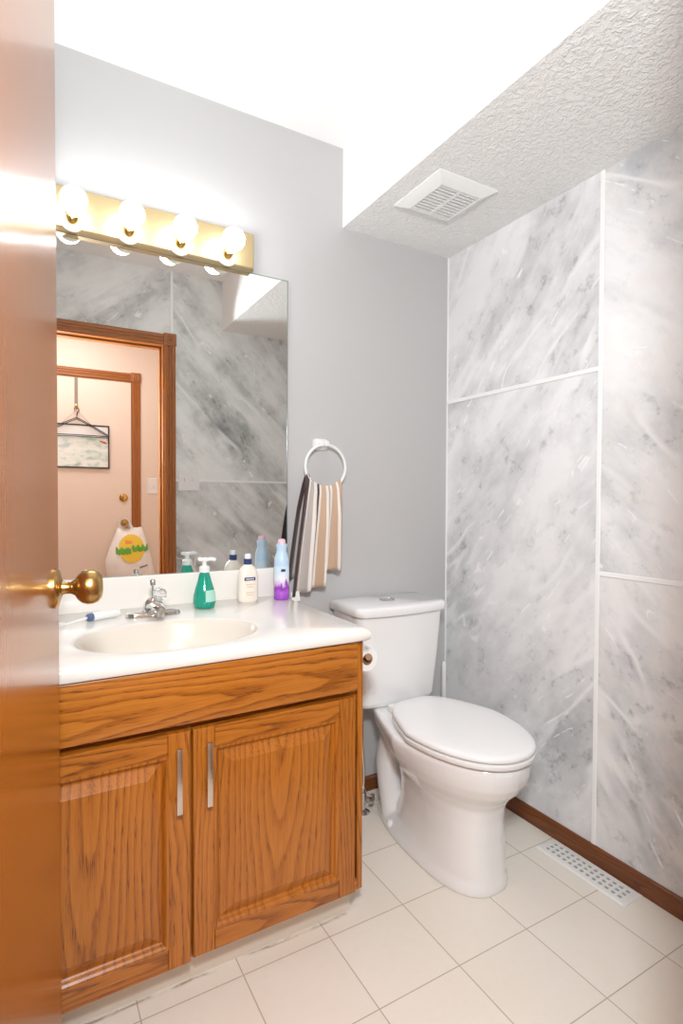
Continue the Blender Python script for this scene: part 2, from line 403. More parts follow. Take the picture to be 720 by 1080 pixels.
# jamb lining
bm = B(); box(bm, OX1, OX1+.02, -D-WT, -D, 0, OZ); box(bm, OX0-.02, OX0, -D-WT, -D, 0, OZ); box(bm, OX0-.02, OX1+.02, -D-WT, -D, OZ, OZ+.02)
box(bm, OX1-.01, OX1, -D-.075, -D-.042, 0, OZ, .002, seg=1); box(bm, OX0, OX0+.01, -D-.075, -D-.042, 0, OZ, .002, seg=1); box(bm, OX0+.01, OX1-.01, -D-.075, -D-.042, OZ-.01, OZ, .002, seg=1)
struct('trim_8', bm, 'trim_v', 'oak lining inside the bathroom doorway', 'door jamb')
casing('trim_9', OX0-.006, OX1+.006, OZ, -D-WT, -1, CW, 'oak casing on the hallway side of the bathroom doorway')

# ================================================================== BATHROOM DOOR (open)
M['door_wood'] = oak('varnished_door_veneer', 'Z', -.7, .1, 0, .02, 3.3, light=(.50, .175, .022), mid=(.42, .13, .013), dark=(.29, .075, .006), freq=85, rough=.24, coat=.3, contrast=1.1, cross='Y')
HP = Vector((-1.658, -1.483, 0)); LP = Vector((-1.5335, -.722, 0))
dv = (LP-HP).normalized(); dn = Vector((dv.y, -dv.x, 0)); DW = (LP-HP).length
door = thing('door_1', 'glossy varnished wooden door standing open at the left edge', 'door', HP, kind='structure')
door.rotation_euler = (0, 0, math.atan2(dv.y, dv.x))       # local x along the leaf, local -y is the face seen
def dpt(a, n, z): return HP+dv*a+dn*n+Vector((0, 0, z))
bm = B()
P = [(0, -.035), (DW, -.035), (DW, -.002), (DW-.002, 0), (.002, 0), (0, -.002)]
loft(bm, [[dpt(a, n, .012) for a, n in P], [dpt(a, n, 2.052) for a, n in P]])
obj('door_leaf', bm, 'door_wood', door)
KA, KZ = DW-.062, 1.012
kp = empty_part('door_knob', door, dpt(KA, 0, KZ))
bm = B(); lathe(bm, [(.0345, 0), (.0345, .004), (.031, .008), (.020, .011), (.0135, .013)], dpt(KA, 0, KZ), dn, 36, cap1=False); obj('rosette', bm, 'antique_brass', kp)
bm = B(); lathe(bm, [(.0125, .010), (.0105, .018), (.0105, .026), (.014, .033), (.021, .037), (.0275, .044), (.0305, .053), (.030, .062), (.0265, .070), (.020, .0755), (.0135, .077), (.011, .0755), (.0, .0752)], dpt(KA, 0, KZ), dn, 40, cap0=False, cap1=False); obj('knob', bm, 'antique_brass', kp)
kb = empty_part('door_knob', door, dpt(KA, -.035, KZ))
bm = B(); lathe(bm, [(.0345, 0), (.0345, .004), (.031, .008), (.020, .011), (.0125, .013), (.0105, .026), (.021, .034), (.029, .045), (.029, .058), (.02, .067), (0, .068)], dpt(KA, -.035, KZ), -dn, 36, cap1=False); obj('knob', bm, 'antique_brass', kb)
bm = B(); c = dpt(DW, -.0175, KZ)
R = Matrix.Rotation(math.atan2(dv.y, dv.x), 3, 'Z')
box(bm, c.x-.0008, c.x+.0008, c.y-.0125, c.y+.0125, KZ-.028, KZ+.028, 0, rot=R); box(bm, c.x-.002, c.x+.010, c.y-.006, c.y+.006, KZ-.010, KZ+.010, .002, rot=R)
obj('latch_plate', bm, 'antique_brass', door)
for z in (.25, 1.05, 1.85):
    bm = B(); lathe(bm, [(.006, -.045), (.006, .045)], dpt(-.005, .004, z), (0, 0, 1), 14); obj('hinge', bm, 'antique_brass', door)

# ================================================================== VANITY CABINET
VX0, VX1 = -1.737, -.79
YF = -.585; YD = -.604                      # frame front, door front
oV = [oak('oak_door_stile_%d' % i, 'Z', a, .05, .1, .03, s, freq=110, contrast=.8) for i, (a, s) in enumerate(((-1.75, .3), (-1.32, 1.9), (-1.16, 3.1), (-.93, 5.3)))]
oR = [oak('oak_rail_%d' % i, 'X', a, .03, -1.25+.15*i, .05, s, freq=100) for i, (a, s) in enumerate(((.60, 2.7), (.13, 8.1)))]
oP = [oak('oak_panel_left', 'Z', -1.475, .012, .93, .085, 11.2, freq=62, contrast=.8), oak('oak_panel_right', 'Z', -1.035, .008, .80, .10, 6.4, freq=62, contrast=.75)]
M['oak_front'] = oak('oak_false_front', 'X', .71, .02, -1.75, .045, 9.7, freq=85, contrast=1.1)
M['oak_side'] = oak('oak_carcass', 'Z', -.6, .06, 0, .02, 15.2, cross='Y')
M['oak_frame'] = oak('oak_face_frame', 'Z', -.9, .06, 0, .03, 12.2)
van = thing('vanity_cabinet', 'honey oak vanity cabinet with two raised-panel doors under the sink top', 'vanity', ((VX0+VX1)/2, -.3, 0))
bm = B(); ZB, ZT = .10, .788
box(bm, VX0, VX0+.016, YF+.018, -.002, ZB, ZT); box(bm, VX1-.016, VX1, YF+.018, -.002, ZB, ZT)
box(bm, VX0+.016, VX1-.016, -.012, -.002, ZB, ZT); box(bm, VX0+.016, VX1-.016, YF+.018, -.012, ZB, ZB+.016)
obj('carcass', bm, 'oak_side', van, flat=True)
bm = B()
box(bm, VX0, VX0+.04, YF, YF+.018, ZB, ZT, .001, seg=1); box(bm, VX1-.0165, VX1, YF, YF+.018, ZB, ZT, .001, seg=1)
box(bm, VX0+.04, VX1-.0165, YF+.012, YF+.018, .62, .67, mi=1); box(bm, VX0+.04, VX1-.0165, YF, YF+.018, ZB, ZB+.03, mi=1); box(bm, VX0+.04, VX1-.0165, YF, YF+.018, ZT-.03, ZT, mi=1)
box(bm, -1.285, -1.235, YF, YF+.018, ZB+.03, .62)
obj('face_frame', bm, ['oak_frame', 'oak_front'], van, flat=True)
M['toe'] = mat('cream_toe_kick', (.74, .67, .58), .5, bump=(30, .05))
bm = B(); box(bm, VX0, VX1-.004, -.525, -.505, 0, ZB); box(bm, VX1-.02, VX1-.004, -.505, -.02, 0, ZB); box(bm, VX0, VX0+.016, -.505, -.02, 0, ZB)
obj('toe_kick', bm, 'toe', van, flat=True)
def frontboard(x0, x1, z0, z1):
    bm = B(); y0, y1 = YF-.0005, YD; e = .004
    rings = [[(x0, y0, z0), (x1, y0, z0), (x1, y0, z1), (x0, y0, z1)], [(x0, y1+e, z0), (x1, y1+e, z0), (x1, y1+e, z1), (x0, y1+e, z1)],
             [(x0+e*.3, y1+e*.3, z0+e*.3), (x1-e*.3, y1+e*.3, z0+e*.3), (x1-e*.3, y1+e*.3, z1-e*.3), (x0+e*.3, y1+e*.3, z1-e*.3)],
             [(x0+e, y1, z0+e), (x1-e, y1, z0+e), (x1-e, y1, z1-e), (x0+e, y1, z1-e)]]
    loft(bm, rings); return bm
obj('false_drawer_front', frontboard(VX0+.008, -.817, .656, .787), 'oak_front', van, ang=25)
def rectring(x0, x1, z0, z1, y): return [(x0, y, z0), (x1, y, z0), (x1, y, z1), (x0, y, z1)]
def cab_door(x0, x1, z0, z1, ms, mp, handle_x, sw=.050):
    bm = B(); e = .003
    # stiles run full height, rails between them; an ogee runs round the inside edge
    def member(pts, mi):
        back = [(p[0], YF-.0005, p[1]) for p in pts]; mid_ = [(p[0], YD+e, p[1]) for p in pts]
        cx = sum(p[0] for p in pts)/4; cz = sum(p[1] for p in pts)/4
        front = [(p[0]+(e*.6 if p[0] < cx else -e*.6), YD, p[1]+(e*.6 if p[1] < cz else -e*.6)) for p in pts]
        loft(bm, [back, mid_, front], mi=mi)
    member([(x0, z0), (x0+sw, z0), (x0+sw, z1), (x0, z1)], 0); member([(x1-sw, z0), (x1, z0), (x1, z1), (x1-sw, z1)], 1)
    member([(x0+sw, z1-sw), (x1-sw, z1-sw), (x1-sw, z1), (x0+sw, z1)], 2); member([(x0+sw, z0), (x1-sw, z0), (x1-sw, z0+sw), (x0+sw, z0+sw)], 3)
    d = obj('door', bm, ms+oR, van, ang=25)
    bm = B(); a, b, c_, d_ = x0+sw, x1-sw, z0+sw, z1-sw
    def rr(k, y): return rectring(a+k, b-k, c_+k, d_-k, y)
    loft(bm, [rr(-.002, YD+.001), rr(.004, YD+.0005), rr(.008, YD+.004), rr(.011, YD+.010), rr(.014, YD+.0125), rr(.018, YD+.012), rr(.040, YD+.0035), rr(.043, YD+.002), rr(.046, YD+.002)], cap0=False)
    obj('raised_panel', bm, mp, d, ang=12)
    bm = B(); zc = .5425; hl = .0735; yb = YD-.030
    box(bm, handle_x-.0065, handle_x+.0065, yb, yb+.007, zc-hl, zc+hl, .0015)
    for s in (-1, 1): box(bm, handle_x-.004, handle_x+.004, yb+.006, YD+.0005, zc+s*(hl-.024)-.004, zc+s*(hl-.024)+.004, .001, seg=1)
    obj('handle', bm, 'handle_metal', d)
cab_door(VX0+.008, -1.2635, .104, .640, oV[:2], oP[0], -1.2945)
cab_door(-1.2575, -.8235, .110, .640, oV[2:], oP[1], -1.2265)

# ================================================================== VANITY TOP
top = thing('countertop', 'white cultured-marble sink top with oval basin and backsplash', 'countertop', (-1.26, -.3, .79))
CX0, CX1, CY0, CY1, CZ = XL+.001, -.783, -.613, -.001, .822
sc = Vector((-1.262, -.412, CZ)); ea, eb = .222, .158
ang = [2*PI*i/72 for i in range(72)]
for cx, cy in ((CX0, CY0), (CX1, CY0), (CX1, CY1), (CX0, CY1)): ang.append(math.atan2(cy-sc.y, cx-sc.x) % (2*PI))
ang = sorted(set(ang))
def rectpt(a, k, z):
    dx, dy = math.cos(a), math.sin(a); t = 9
    for lim, comp, o in ((CX1-k, dx, sc.x), (CX0+k, dx, sc.x), (CY1-k, dy, sc.y), (CY0+k, dy, sc.y)):
        if abs(comp) > 1e-9:
            q = (lim-o)/comp
            if q > 0: t = min(t, q)
    return (sc.x+dx*t, sc.y+dy*t, z)
def ell(a, s, z, oy=0): return (sc.x+ea*s*math.cos(a), sc.y+oy+eb*s*math.sin(a), z)
TZ = CZ-.032
rings = [[rectpt(a, .004, TZ) for a in ang], [rectpt(a, .0, TZ+.004) for a in ang], [rectpt(a, 0, CZ-.012) for a in ang], [rectpt(a, .004, CZ-.003) for a in ang], [rectpt(a, .010, CZ) for a in ang],
         [ell(a, 1.06, CZ) for a in ang], [ell(a, 1.02, CZ-.001) for a in ang], [ell(a, 1.0, CZ-.004) for a in ang], [ell(a, .965, CZ-.016) for a in ang], [ell(a, .90, CZ-.045) for a in ang], [ell(a, .80, CZ-.078) for a in ang], [ell(a, .62, CZ-.108, .005) for a in ang], [ell(a, .38, CZ-.124, .01) for a in ang], [ell(a, .12, CZ-.130, .012) for a in ang]]
bm = B(); V = [[bm.verts.new(p) for p in r] for r in rings]
n = len(ang)
for k in range(len(V)-1):
    for i in range(n):
        f = bm.faces.new((V[k][i], V[k][(i+1) % n], V[k+1][(i+1) % n], V[k+1][i])); f.material_index = 1 if k >= 6 else 0
bm.faces.new(V[-1]).material_index = 1
obj('basin_top', bm, ['cultured', 'basin'], top, ang=50)
bm = B(); box(bm, CX0, CX1-.001, -.021, -.001, CZ-.002, .922, .005, seg=3); obj('backsplash', bm, 'cultured', top)
bm = B(); lathe(bm, [(.021, 0), (.021, .002), (.017, .003), (.012, .0015), (.0, .001)], (sc.x, sc.y+.012, CZ-.1305), (0, 0, 1), 24, cap1=False); obj('drain', bm, 'chrome', top)

# ================================================================== FAUCET
fx, fy = -1.259, -.165
fa = thing('faucet', 'chrome single-lever faucet with clear acrylic knob behind the basin', 'faucet', (fx, fy, CZ))
bm = B()
R0 = [(a*1., b) for a, b in rrect(.155, .05, .024, 6)]
loft(bm, [[(fx+a*s, fy+b*s, CZ+z) for a, b in R0] for s, z in ((1, 0), (1, .006), (.95, .012), (.85, .015))]); obj('base_plate', bm, 'chrome', fa)
bm = B()
def sec(y, z, w_, h_, n=14): return [(fx+w_*math.cos(2*PI*i/n), y, z+h_*math.sin(2*PI*i/n)) for i in range(n)]
lathe(bm, [(.033, .010), (.033, .014), (.029, .030), (.024, .044), (.018, .050)], (fx, fy, CZ), (0, -.12, 1), 24)
loft(bm, [sec(fy+.012, CZ+.026, .028, .018), sec(fy-.03, CZ+.030, .024, .017), sec(fy-.07, CZ+.034, .018, .012), sec(fy-.105, CZ+.034, .0145, .010), sec(fy-.118, CZ+.032, .011, .007)])
lathe(bm, [(.0105, 0), (.0105, -.012)], (fx, fy-.105, CZ+.028), (0, 0, 1), 16)
obj('spout', bm, 'chrome', fa)
bm = B(); lathe(bm, [(.009, 0), (.009, .008), (.018, .011), (.0205, .019), (.0195, .031), (.013, .037), (.0, .038)], (fx+.010, fy-.020, CZ+.046), (.12, -.35, 1), 14, cap1=False); obj('knob', bm, 'acrylic', fa, ang=12)['label'] = 'clear acrylic faceted knob'
bm = B(); lathe(bm, [(.0035, .012), (.0035, .086), (.008, .088), (.0085, .100), (.006, .104), (0, .1045)], (fx+.002, fy+.017, CZ), n=14, cap1=False); obj('lift_rod', bm, 'chrome', fa)

# ================================================================== THINGS ON THE COUNTER
def lab(prof, r_at, z0, z1, n=20): pass
M['green_soap'] = mat('green_translucent_plastic', (.03, .48, .34), .1, trans=.45, ior=1.3, coat=.3)
M['clear_pet'] = mat('clear_bottle_plastic', (.35, .72, .60), .08, trans=.6, ior=1.3)
bx, by = -1.092, -.115
sb = thing('soap_dispenser', 'teal green liquid soap bottle with white pump beside the faucet', 'soap bottle', (bx, by, CZ))
bm = B(); pr = [(.024, 0), (.031, .002), (.0345, .012), (.0355, .025), (.034, .042), (.029, .062), (.023, .082), (.0185, .098), (.0155, .108), (.0135, .112), (.0135, .117)]
lathe(bm, pr, (bx, by, CZ), n=32); obj('bottle_body', bm, 'green_soap', sb)
M['soap_label'] = mat('pale_green_label', (.42, .70, .60), .3)
bm = B()
vv = []
for z, r in ((.022, .0362), (.034, .0357), (.046, .0338), (.058, .0312)):
    vv.append([(bx+r*math.cos(t), by+r*math.sin(t), CZ+z) for t in [math.radians(-100+70*k/10) for k in range(11)]])
loft(bm, vv, False, False, closed=False); obj('label_sticker', bm, 'soap_label', sb)
bm = B(); lathe(bm, [(.0165, .113), (.0165, .129), (.0135, .132), (.0075, .134), (.0065, .146), (.011, .147), (.0125, .152), (.010, .157), (0, .158)], (bx, by, CZ), n=20, cap1=False)
pts = spline([(bx-.006, by, CZ+.152), (bx+.012, by-.002, CZ+.1535), (bx+.026, by-.004, CZ+.154), (bx+.033, by-.005, CZ+.150)], 5)
tube(bm, pts, [.0075]*4+[.006]*(len(pts)-4), 10); tube(bm, [(bx, by, CZ+.152), (bx-.02, by+.001, CZ+.155)], [.0075, .0055], 10)
obj('pump', bm, 'plastic', sb)

M['lotion'] = mat('cream_lotion_bottle', (.84, .77, .68), .3, sss=.0)
M['navy'] = mat('navy_plastic', (.025, .05, .17), .3)
M['label_tan'] = mat('tan_print', (.75, .58, .45), .4)
bx, by = -.935, -.082
lo = thing('lotion_bottle', 'cream white lotion bottle with navy collar and white cap', 'lotion bottle', (bx, by, CZ))
def flatlathe(prof, cx, cy, sy=.62, n=32, e=2.4):
    bm = B(); rings = []
    for r, z in prof:
        rr_ = []
        for i in range(n):
            t = 2*PI*i/n; c_, s_ = math.cos(t), math.sin(t)
            rr_.append((cx+r*math.copysign(abs(c_)**(2/e), c_), cy+max(r*sy, min(r, .012))*math.copysign(abs(s_)**(2/e), s_), CZ+z))
        rings.append(rr_)
    loft(bm, rings); return bm
obj('bottle_body', flatlathe([(.030, 0), (.0335, .003), (.035, .01), (.035, .07), (.034, .088), (.030, .104), (.022, .118), (.014, .124), (.0125, .127)], bx, by), 'lotion', lo)
bm = B(); lathe(bm, [(.0135, .126), (.0135, .144), (.0125, .145)], (bx, by, CZ), n=22); obj('collar', bm, 'navy', lo)
bm = B(); lathe(bm, [(.0105, .145), (.0105, .158), (.009, .161), (0, .162)], (bx, by, CZ), n=20, cap1=False); obj('cap', bm, 'plastic', lo)
def front_label(parent, nm, m, cx, cy, hw, z0, z1, dy):
    bm = B(); box(bm, cx-hw, cx+hw, cy-dy-.0006, cy-dy+.002, CZ+z0, CZ+z1, .0005, seg=1); return obj(nm, bm, m, parent)
l1 = front_label(lo, 'front_label', 'navy', bx, by, .019, .073, .084, .0217)
bm = B()
for k in range(6): box(bm, bx-.014+k*.0048, bx-.0108+k*.0048, by-.0227, by-.0222, CZ+.0765, CZ+.0805)
obj('lettering', bm, 'plastic', l1, flat=True)
for k, (z, hw) in enumerate(((.058, .014), (.050, .011), (.031, .015), (.023, .012))):
    bm = B(); box(bm, bx-hw, bx+hw, by-.0224, by-.0210, CZ+z, CZ+z+.004)
    obj('printed_line', bm, 'label_tan', lo, flat=True)

def can_mat():
    m, t, b = newmat('lavender_can_print'); g = G(t); x, y, z = g.sep(g.obj())
    n = g.noise(g.map(g.obj(), sc=(1, 1, .5)), 55, 3, .6)
    h = g.m('ADD', g.m('SUBTRACT', z, CZ), g.m('MULTIPLY', g.m('SUBTRACT', n, .5), .035))
    c = g.ramp(g.mr(h, 0, .14), [(0, (.30, .05, .48)), (.2, (.42, .11, .62)), (.3, (.30, .04, .45)), (.38, (.62, .40, .76)), (.5, (.80, .80, .86)), (.68, (.62, .76, .86)), (1, (.55, .72, .86))])
    g.l.new(c, b.inputs['Base Color']); b.inputs['Roughness'].default_value = .25; return m
M['can'] = can_mat(); M['can_cap'] = mat('pale_blue_cap', (.50, .66, .82), .3); M['pink'] = mat('pink_plastic', (.76, .52, .60), .35)
bx, by = -.818, -.098
ca = thing('spray_can', 'purple and pale blue air freshener can at the right end of the counter', 'spray can', (bx, by, CZ))
bm = B(); lathe(bm, [(.023, 0), (.0255, .001), (.0262, .005), (.0262, .112), (.0252, .118)], (bx, by, CZ), n=30); obj('can_body', bm, 'can', ca)
bm = B(); lathe(bm, [(.0256, .117), (.0260, .126), (.0252, .142), (.0205, .156), (.0172, .166), (.0178, .178), (.0195, .188), (.0185, .192)], (bx, by, CZ), n=28); obj('shroud', bm, 'can_cap', ca)
bm = B(); lathe(bm, [(.014, .186), (.014, .200), (.011, .208), (0, .210)], (bx, by, CZ), n=20, cap1=False); obj('spray_button', bm, 'pink', ca)
bm = B(); box(bm, bx-.013, bx+.003, by-.0272, by-.0235, CZ+.098, CZ+.107, .0015); obj('brand_plate', bm, 'navy', ca)
bm = B()
for (dx, z0, z1) in ((-.011, .03, .062), (.004, .045, .08), (.010, .035, .07)):
    lathe(bm, [(.0, z0), (.003, z0+.006), (.0034, (z0+z1)/2), (.002, z1-.006), (0, z1)], (bx+dx, by-.0245+abs(dx)*.08, CZ), n=8, cap0=False, cap1=False)
M['violet'] = mat('violet_print', (.25, .04, .40), .4)
obj('lavender_print', bm, 'violet', ca)

M['slate'] = mat('slate_blue_plastic', (.10, .14, .26), .35)
tb = thing('toothbrush', 'white electric toothbrush with slate blue collar lying left of the faucet', 'toothbrush', (-1.39, -.13, CZ))
p0, p1 = Vector((-1.347, -.128, CZ+.0125)), Vector((-1.425, -.165, CZ+.0125)); dvec = (p1-p0)
bm = B(); lathe(bm, [(.006, 0), (.0105, .003), (.0122, .012), (.0122, dvec.length-.004), (.011, dvec.length)], p0, dvec, 20); obj('handle', bm, 'plastic', tb)
bm = B(); lathe(bm, [(.0114, -.001), (.0118, .004), (.0105, .013), (.007, .016)], p1, dvec, 20); obj('collar', bm, 'slate', tb)
q = p1+dvec.normalized()*.015
bm = B(); pts = [q, q+dvec.normalized()*.03+Vector((0, 0, -.004)), q+dvec.normalized()*.075+Vector((0, 0, -.0085))]
tube(bm, pts, [.004, .003, .0028], 8); obj('brush_neck', bm, 'plastic', tb)
e = pts[-1]
bm = B(); box(bm, e.x-.011, e.x+.011, e.y-.004, e.y+.004, e.z-.001, e.z+.009, .002, rot=Matrix.Rotation(math.atan2(dvec.y, dvec.x), 3, 'Z')); obj('bristle_head', bm, 'plastic', tb)

# ================================================================== MIRROR
MX0, MX1, MZ0, MZ1 = XL+.02, -.7545, .9225, 1.958
mi_ = thing('wall_mirror', 'large frameless rectangular mirror above the backsplash', 'mirror', ((MX0+MX1)/2, 0, MZ0))
bm = B(); quad(bm, [(MX0, -.006, MZ0), (MX1-.003, -.006, MZ0), (MX1-.003, -.006, MZ1-.003), (MX0, -.006, MZ1-.003)]); obj('mirror_glass', bm, 'mirror', mi_, flat=True)
bm = B(); box(bm, MX0, MX1-.003, -.0055, -.0005, MZ0, MZ1-.003); box(bm, MX1-.003, MX1, -.0065, -.0005, MZ0, MZ1); box(bm, MX0, MX1-.003, -.0065, -.0005, MZ1-.003, MZ1)
obj('mirror_edge', bm, 'mirror_edge', mi_, flat=True)

# ================================================================== LIGHT BAR
LZ0, LZ1, LX0, LX1 = 1.957, 2.078, -1.53, -.897
lb = thing('vanity_light', 'brass strip light with four lit globe bulbs above the mirror', 'light fixture', ((LX0+LX1)/2, 0, (LZ0+LZ1)/2))
bm = B(); e = .004
rings = [[(LX0, -.0005, LZ0), (LX1, -.0005, LZ0), (LX1, -.0005, LZ1), (LX0, -.0005, LZ1)], [(LX0, -.036, LZ0), (LX1, -.036, LZ0), (LX1, -.036, LZ1), (LX0, -.036, LZ1)], [(LX0+e, -.040, LZ0+e), (LX1-e, -.040, LZ0+e), (LX1-e, -.040, LZ1-e), (LX0+e, -.040, LZ1-e)]]
loft(bm, rings); obj('back_plate', bm, 'satin_brass', lb, ang=20)
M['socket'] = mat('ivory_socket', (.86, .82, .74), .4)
LZ = 2.004
for k in range(4):
    x = -.990-.1555*k
    ax = Vector((0, -.94, .34)).normalized(); c0 = Vector((x-.004, -.0385, 1.981))
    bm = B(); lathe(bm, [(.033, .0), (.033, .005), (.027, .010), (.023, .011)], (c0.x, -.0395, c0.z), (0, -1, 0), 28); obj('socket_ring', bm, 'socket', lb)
    bm = B(); lathe(bm, [(.020, .002), (.0185, .012), (.0185, .030), (.016, .032)], c0, ax, 24); obj('socket', bm, 'brass', lb)
    bm = B(); Rb = .036
    lathe(bm, [(.0135, 0), (.0145, .010)]+[(Rb*math.sin(math.radians(t)), Rb+.010-Rb*math.cos(math.radians(t))) for t in range(24, 181, 12)], c0+ax*.033, ax, 28, cap1=False)
    obj('bulb', bm, 'bulb', lb)

# ================================================================== TOWEL RING + TOWEL
rc = Vector((-.622, -.052, 1.287)); RR = .083
tr = thing('towel_ring', 'white towel ring on a small bracket right of the mirror', 'towel ring', (rc.x, 0, rc.z+RR))
bm = B()
pl = rrect(.056, .042, .010, 5); zb = rc.z+RR+.004
loft(bm, [[(rc.x+a*s, y, zb+b*s) for a, b in pl] for s, y in ((1, -.0005), (1, -.010), (.86, -.016))])
lathe(bm, [(.013, 0), (.011, .03), (.012, .045), (.009, .050)], (rc.x, -.014, zb-.001), (0, -1, 0), 16)
obj('bracket', bm, 'plastic', tr)
bm = B(); tube(bm, [(rc.x+RR*math.cos(2*PI*i/48), rc.y, rc.z+RR*math.sin(2*PI*i/48)) for i in range(48)], .0052, 10, closed=True); obj('ring', bm, 'plastic', tr)

def towel_mat():
    m, t, b = newmat('striped_terry_cloth'); g = G(t); u_, v_, _ = g.sep(g.uv())
    W, T_, K, Y = (.78, .72, .66), (.55, .38, .27), (.055, .030, .030), (.46, .41, .39)
    st = [(0, K), (.13, W), (.18, Y), (.27, W), (.36, K), (.42, W), (.47, T_), (.58, W), (.64, Y), (.68, W), (.73, T_), (.84, W), (.90, T_)]
    c = g.ramp(u_, st, 'CONSTANT'); g.l.new(c, b.inputs['Base Color']); b.inputs['Roughness'].default_value = .95
    b.inputs['Sheen Weight'].default_value = .3
    n = g.noise(g.obj(), 600, 2); g.bump(n, .5, b, .002); return m
M['towel'] = towel_mat()
M['plain_tag'] = mat('white_cloth_tag', (.82, .82, .80), .8)
def build_towel():
    bm = B(); uvl = bm.loops.layers.uv.new('UVMap'); NU, NV = 72, 44
    def pt(u, v):
        # v 0 = hem of the rear fall, .45 = over the ring, 1 = hem of the front fall
        s = u-.5
        if v < .45: q = (1-v/.45); front = -1
        else: q = (v-.45)/.55; front = 1
        a = math.radians(-160+120*u)        # the cloth is gathered along the ring's lower arc
        xt = rc.x+(RR-.001)*math.cos(a); zt = rc.z+(RR-.001)*math.sin(a)+.008
        xb = rc.x-.153+.218*u; zb = .822+.03*min(u/.6, 1)+(0 if front > 0 else .05)
        if front > 0 and u > .62: zb += .055*min(1, (u-.62)/.04)
        k = q**.75
        x = xt+(xb-xt)*k; z = zt+(zb-zt)*q
        pl_ = .008+.014*k
        y = rc.y-front*(.0095+.012*min(1, q*3))-pl_*math.sin(u*2*PI*3.6+.5)*(.55 if front > 0 else .4)*min(1, q*2.5)*1.3
        y += -.004*math.sin(u*2*PI*8+1.1)*k*.6
        if q < .08: y = rc.y-front*.0105*math.sin(PI/2*q/.08)+(y-(rc.y-front*.0105))*q/.08 if q > 0 else rc.y
        x += .005*math.sin(u*2*PI*3.6+1.9)*k
        return Vector((x, min(y, -.006), z+(0.003 if q < .04 else 0)))
    # keep v=.45 sampled exactly
    vs = [.45*i/18 for i in range(19)]+[.45+.55*i/25 for i in range(1, 26)]
    V = [[(bm.verts.new(pt(i/NU, v)), i/NU, v) for i in range(NU+1)] for v in vs]
    for a, b in zip(V, V[1:]):
        for i in range(NU):
            q = (a[i], a[i+1], b[i+1], b[i]); f = bm.faces.new([t[0] for t in q])
            for lp, t in zip(f.loops, q): lp[uvl].uv = (t[1], t[2])
    o = obj('hand_towel', bm, 'towel', ang=80)
    md = o.modifiers.new('thick', 'SOLIDIFY'); md.thickness = .004; md.offset = 0
    return o, pt
tw, tpt = build_towel()
tag(tw, 'brown, tan and white striped hand towel hanging from the towel ring', 'towel')
bm = B(); p = tpt(.10, 1.0); box(bm, p.x-.016, p.x+.016, p.y-.0045, p.y-.003, p.z-.022, p.z+.014, .0004, seg=1, rot=Matrix.Rotation(-.12, 3, 'Y')); obj('care_tag', bm, 'plain_tag', tw)['label'] = 'white care tag'

# ================================================================== TOILET
tx = -.387
to = thing('toilet', 'white two-piece toilet with elongated closed lid in the corner', 'toilet', (tx, -.4, 0))
def section(z, yf, yb, hw, e=2.3, hb=None, n=48, nose=.5, be=3.6):
    """outline at height z: rounded nose at yf (front), squarer towards yb; hb = half width at the back"""
    hb = hw if hb is None else hb; ym = yf+(yb-yf)*nose; out = []
    for i in range(n):
        t = 2*PI*i/n; c_, s_ = math.cos(t), math.sin(t)
        if s_ <= 0:      # front half
            x = hw*math.copysign(abs(c_)**(2/e), c_); y = ym+(yf-ym)*-1*-abs(s_)**(2/e)*-1 if False else ym-(ym-yf)*abs(s_)**(2/e)
        else:
            k = abs(s_)**(2/be); ww = hw+(hb-hw)*k
            x = ww*math.copysign(abs(c_)**(2/be), c_); y = ym+(yb-ym)*k
        out.append((tx+x, y, z))
    return out
bm = B()
loft(bm, [section(0, -.690, -.105, .119, 2.5, nose=.36, be=2.1), section(.012, -.693, -.102, .122, 2.5, nose=.36, be=2.1), section(.032, -.690, -.106, .119, 2.5, nose=.36, be=2.1), section(.042, -.688, -.130, .114, 2.5, .110, nose=.38, be=2.2),
          section(.07, -.684, -.24, .110, 2.6, .095, nose=.42, be=2.8), section(.14, -.679, -.27, .107, 2.6, .090, nose=.44, be=3), section(.21, -.680, -.27, .108, 2.5, .090, nose=.46, be=3),
          section(.255, -.690, -.25, .116, 2.35, .09, nose=.48, be=3), section(.285, -.712, -.22, .136, 2.25, .09, nose=.52, be=3), section(.315, -.742, -.17, .160, 2.2, .085, nose=.54, be=3),
          section(.345, -.762, -.11, .177, 2.15, .075, nose=.52), section(.375, -.772, -.065, .186, 2.1, .072, nose=.50), section(.398, -.774, -.05, .189, 2.1, .072, nose=.49), section(.410, -.770, -.052, .185, 2.1, .070, nose=.49), section(.413, -.755, -.06, .172, 2.1, .064, nose=.49)])
# trapway bulging out of both flanks
for s in (-1, 1):
    pts = spline([(tx+s*.045, -.34, .345), (tx+s*.045, -.240, .315), (tx+s*.043, -.195, .235), (tx+s*.045, -.205, .15), (tx+s*.050, -.230, .07), (tx+s*.050, -.24, .02)], 7)
    tube(bm, pts, [.034+.014*math.sin(PI*min(1, .2+.6*i/(len(pts)-1))) for i in range(len(pts))], 16)
ob = obj('bowl', bm, 'china', to, ang=75)
md = ob.modifiers.new('remesh', 'REMESH'); md.mode = 'VOXEL'; md.voxel_size = .0045; md.use_smooth_shade = True
md = ob.modifiers.new('smooth', 'SMOOTH'); md.factor = .5; md.iterations = 10
for s in (-1, 1):
    bm = B(); lathe(bm, [(.014, 0), (.014, .008), (.010, .016), (0, .018)], (tx+s*.098, -.285, .030), (0, 0, 1), 18, cap1=False); obj('bolt_cap', bm, 'seat', ob)
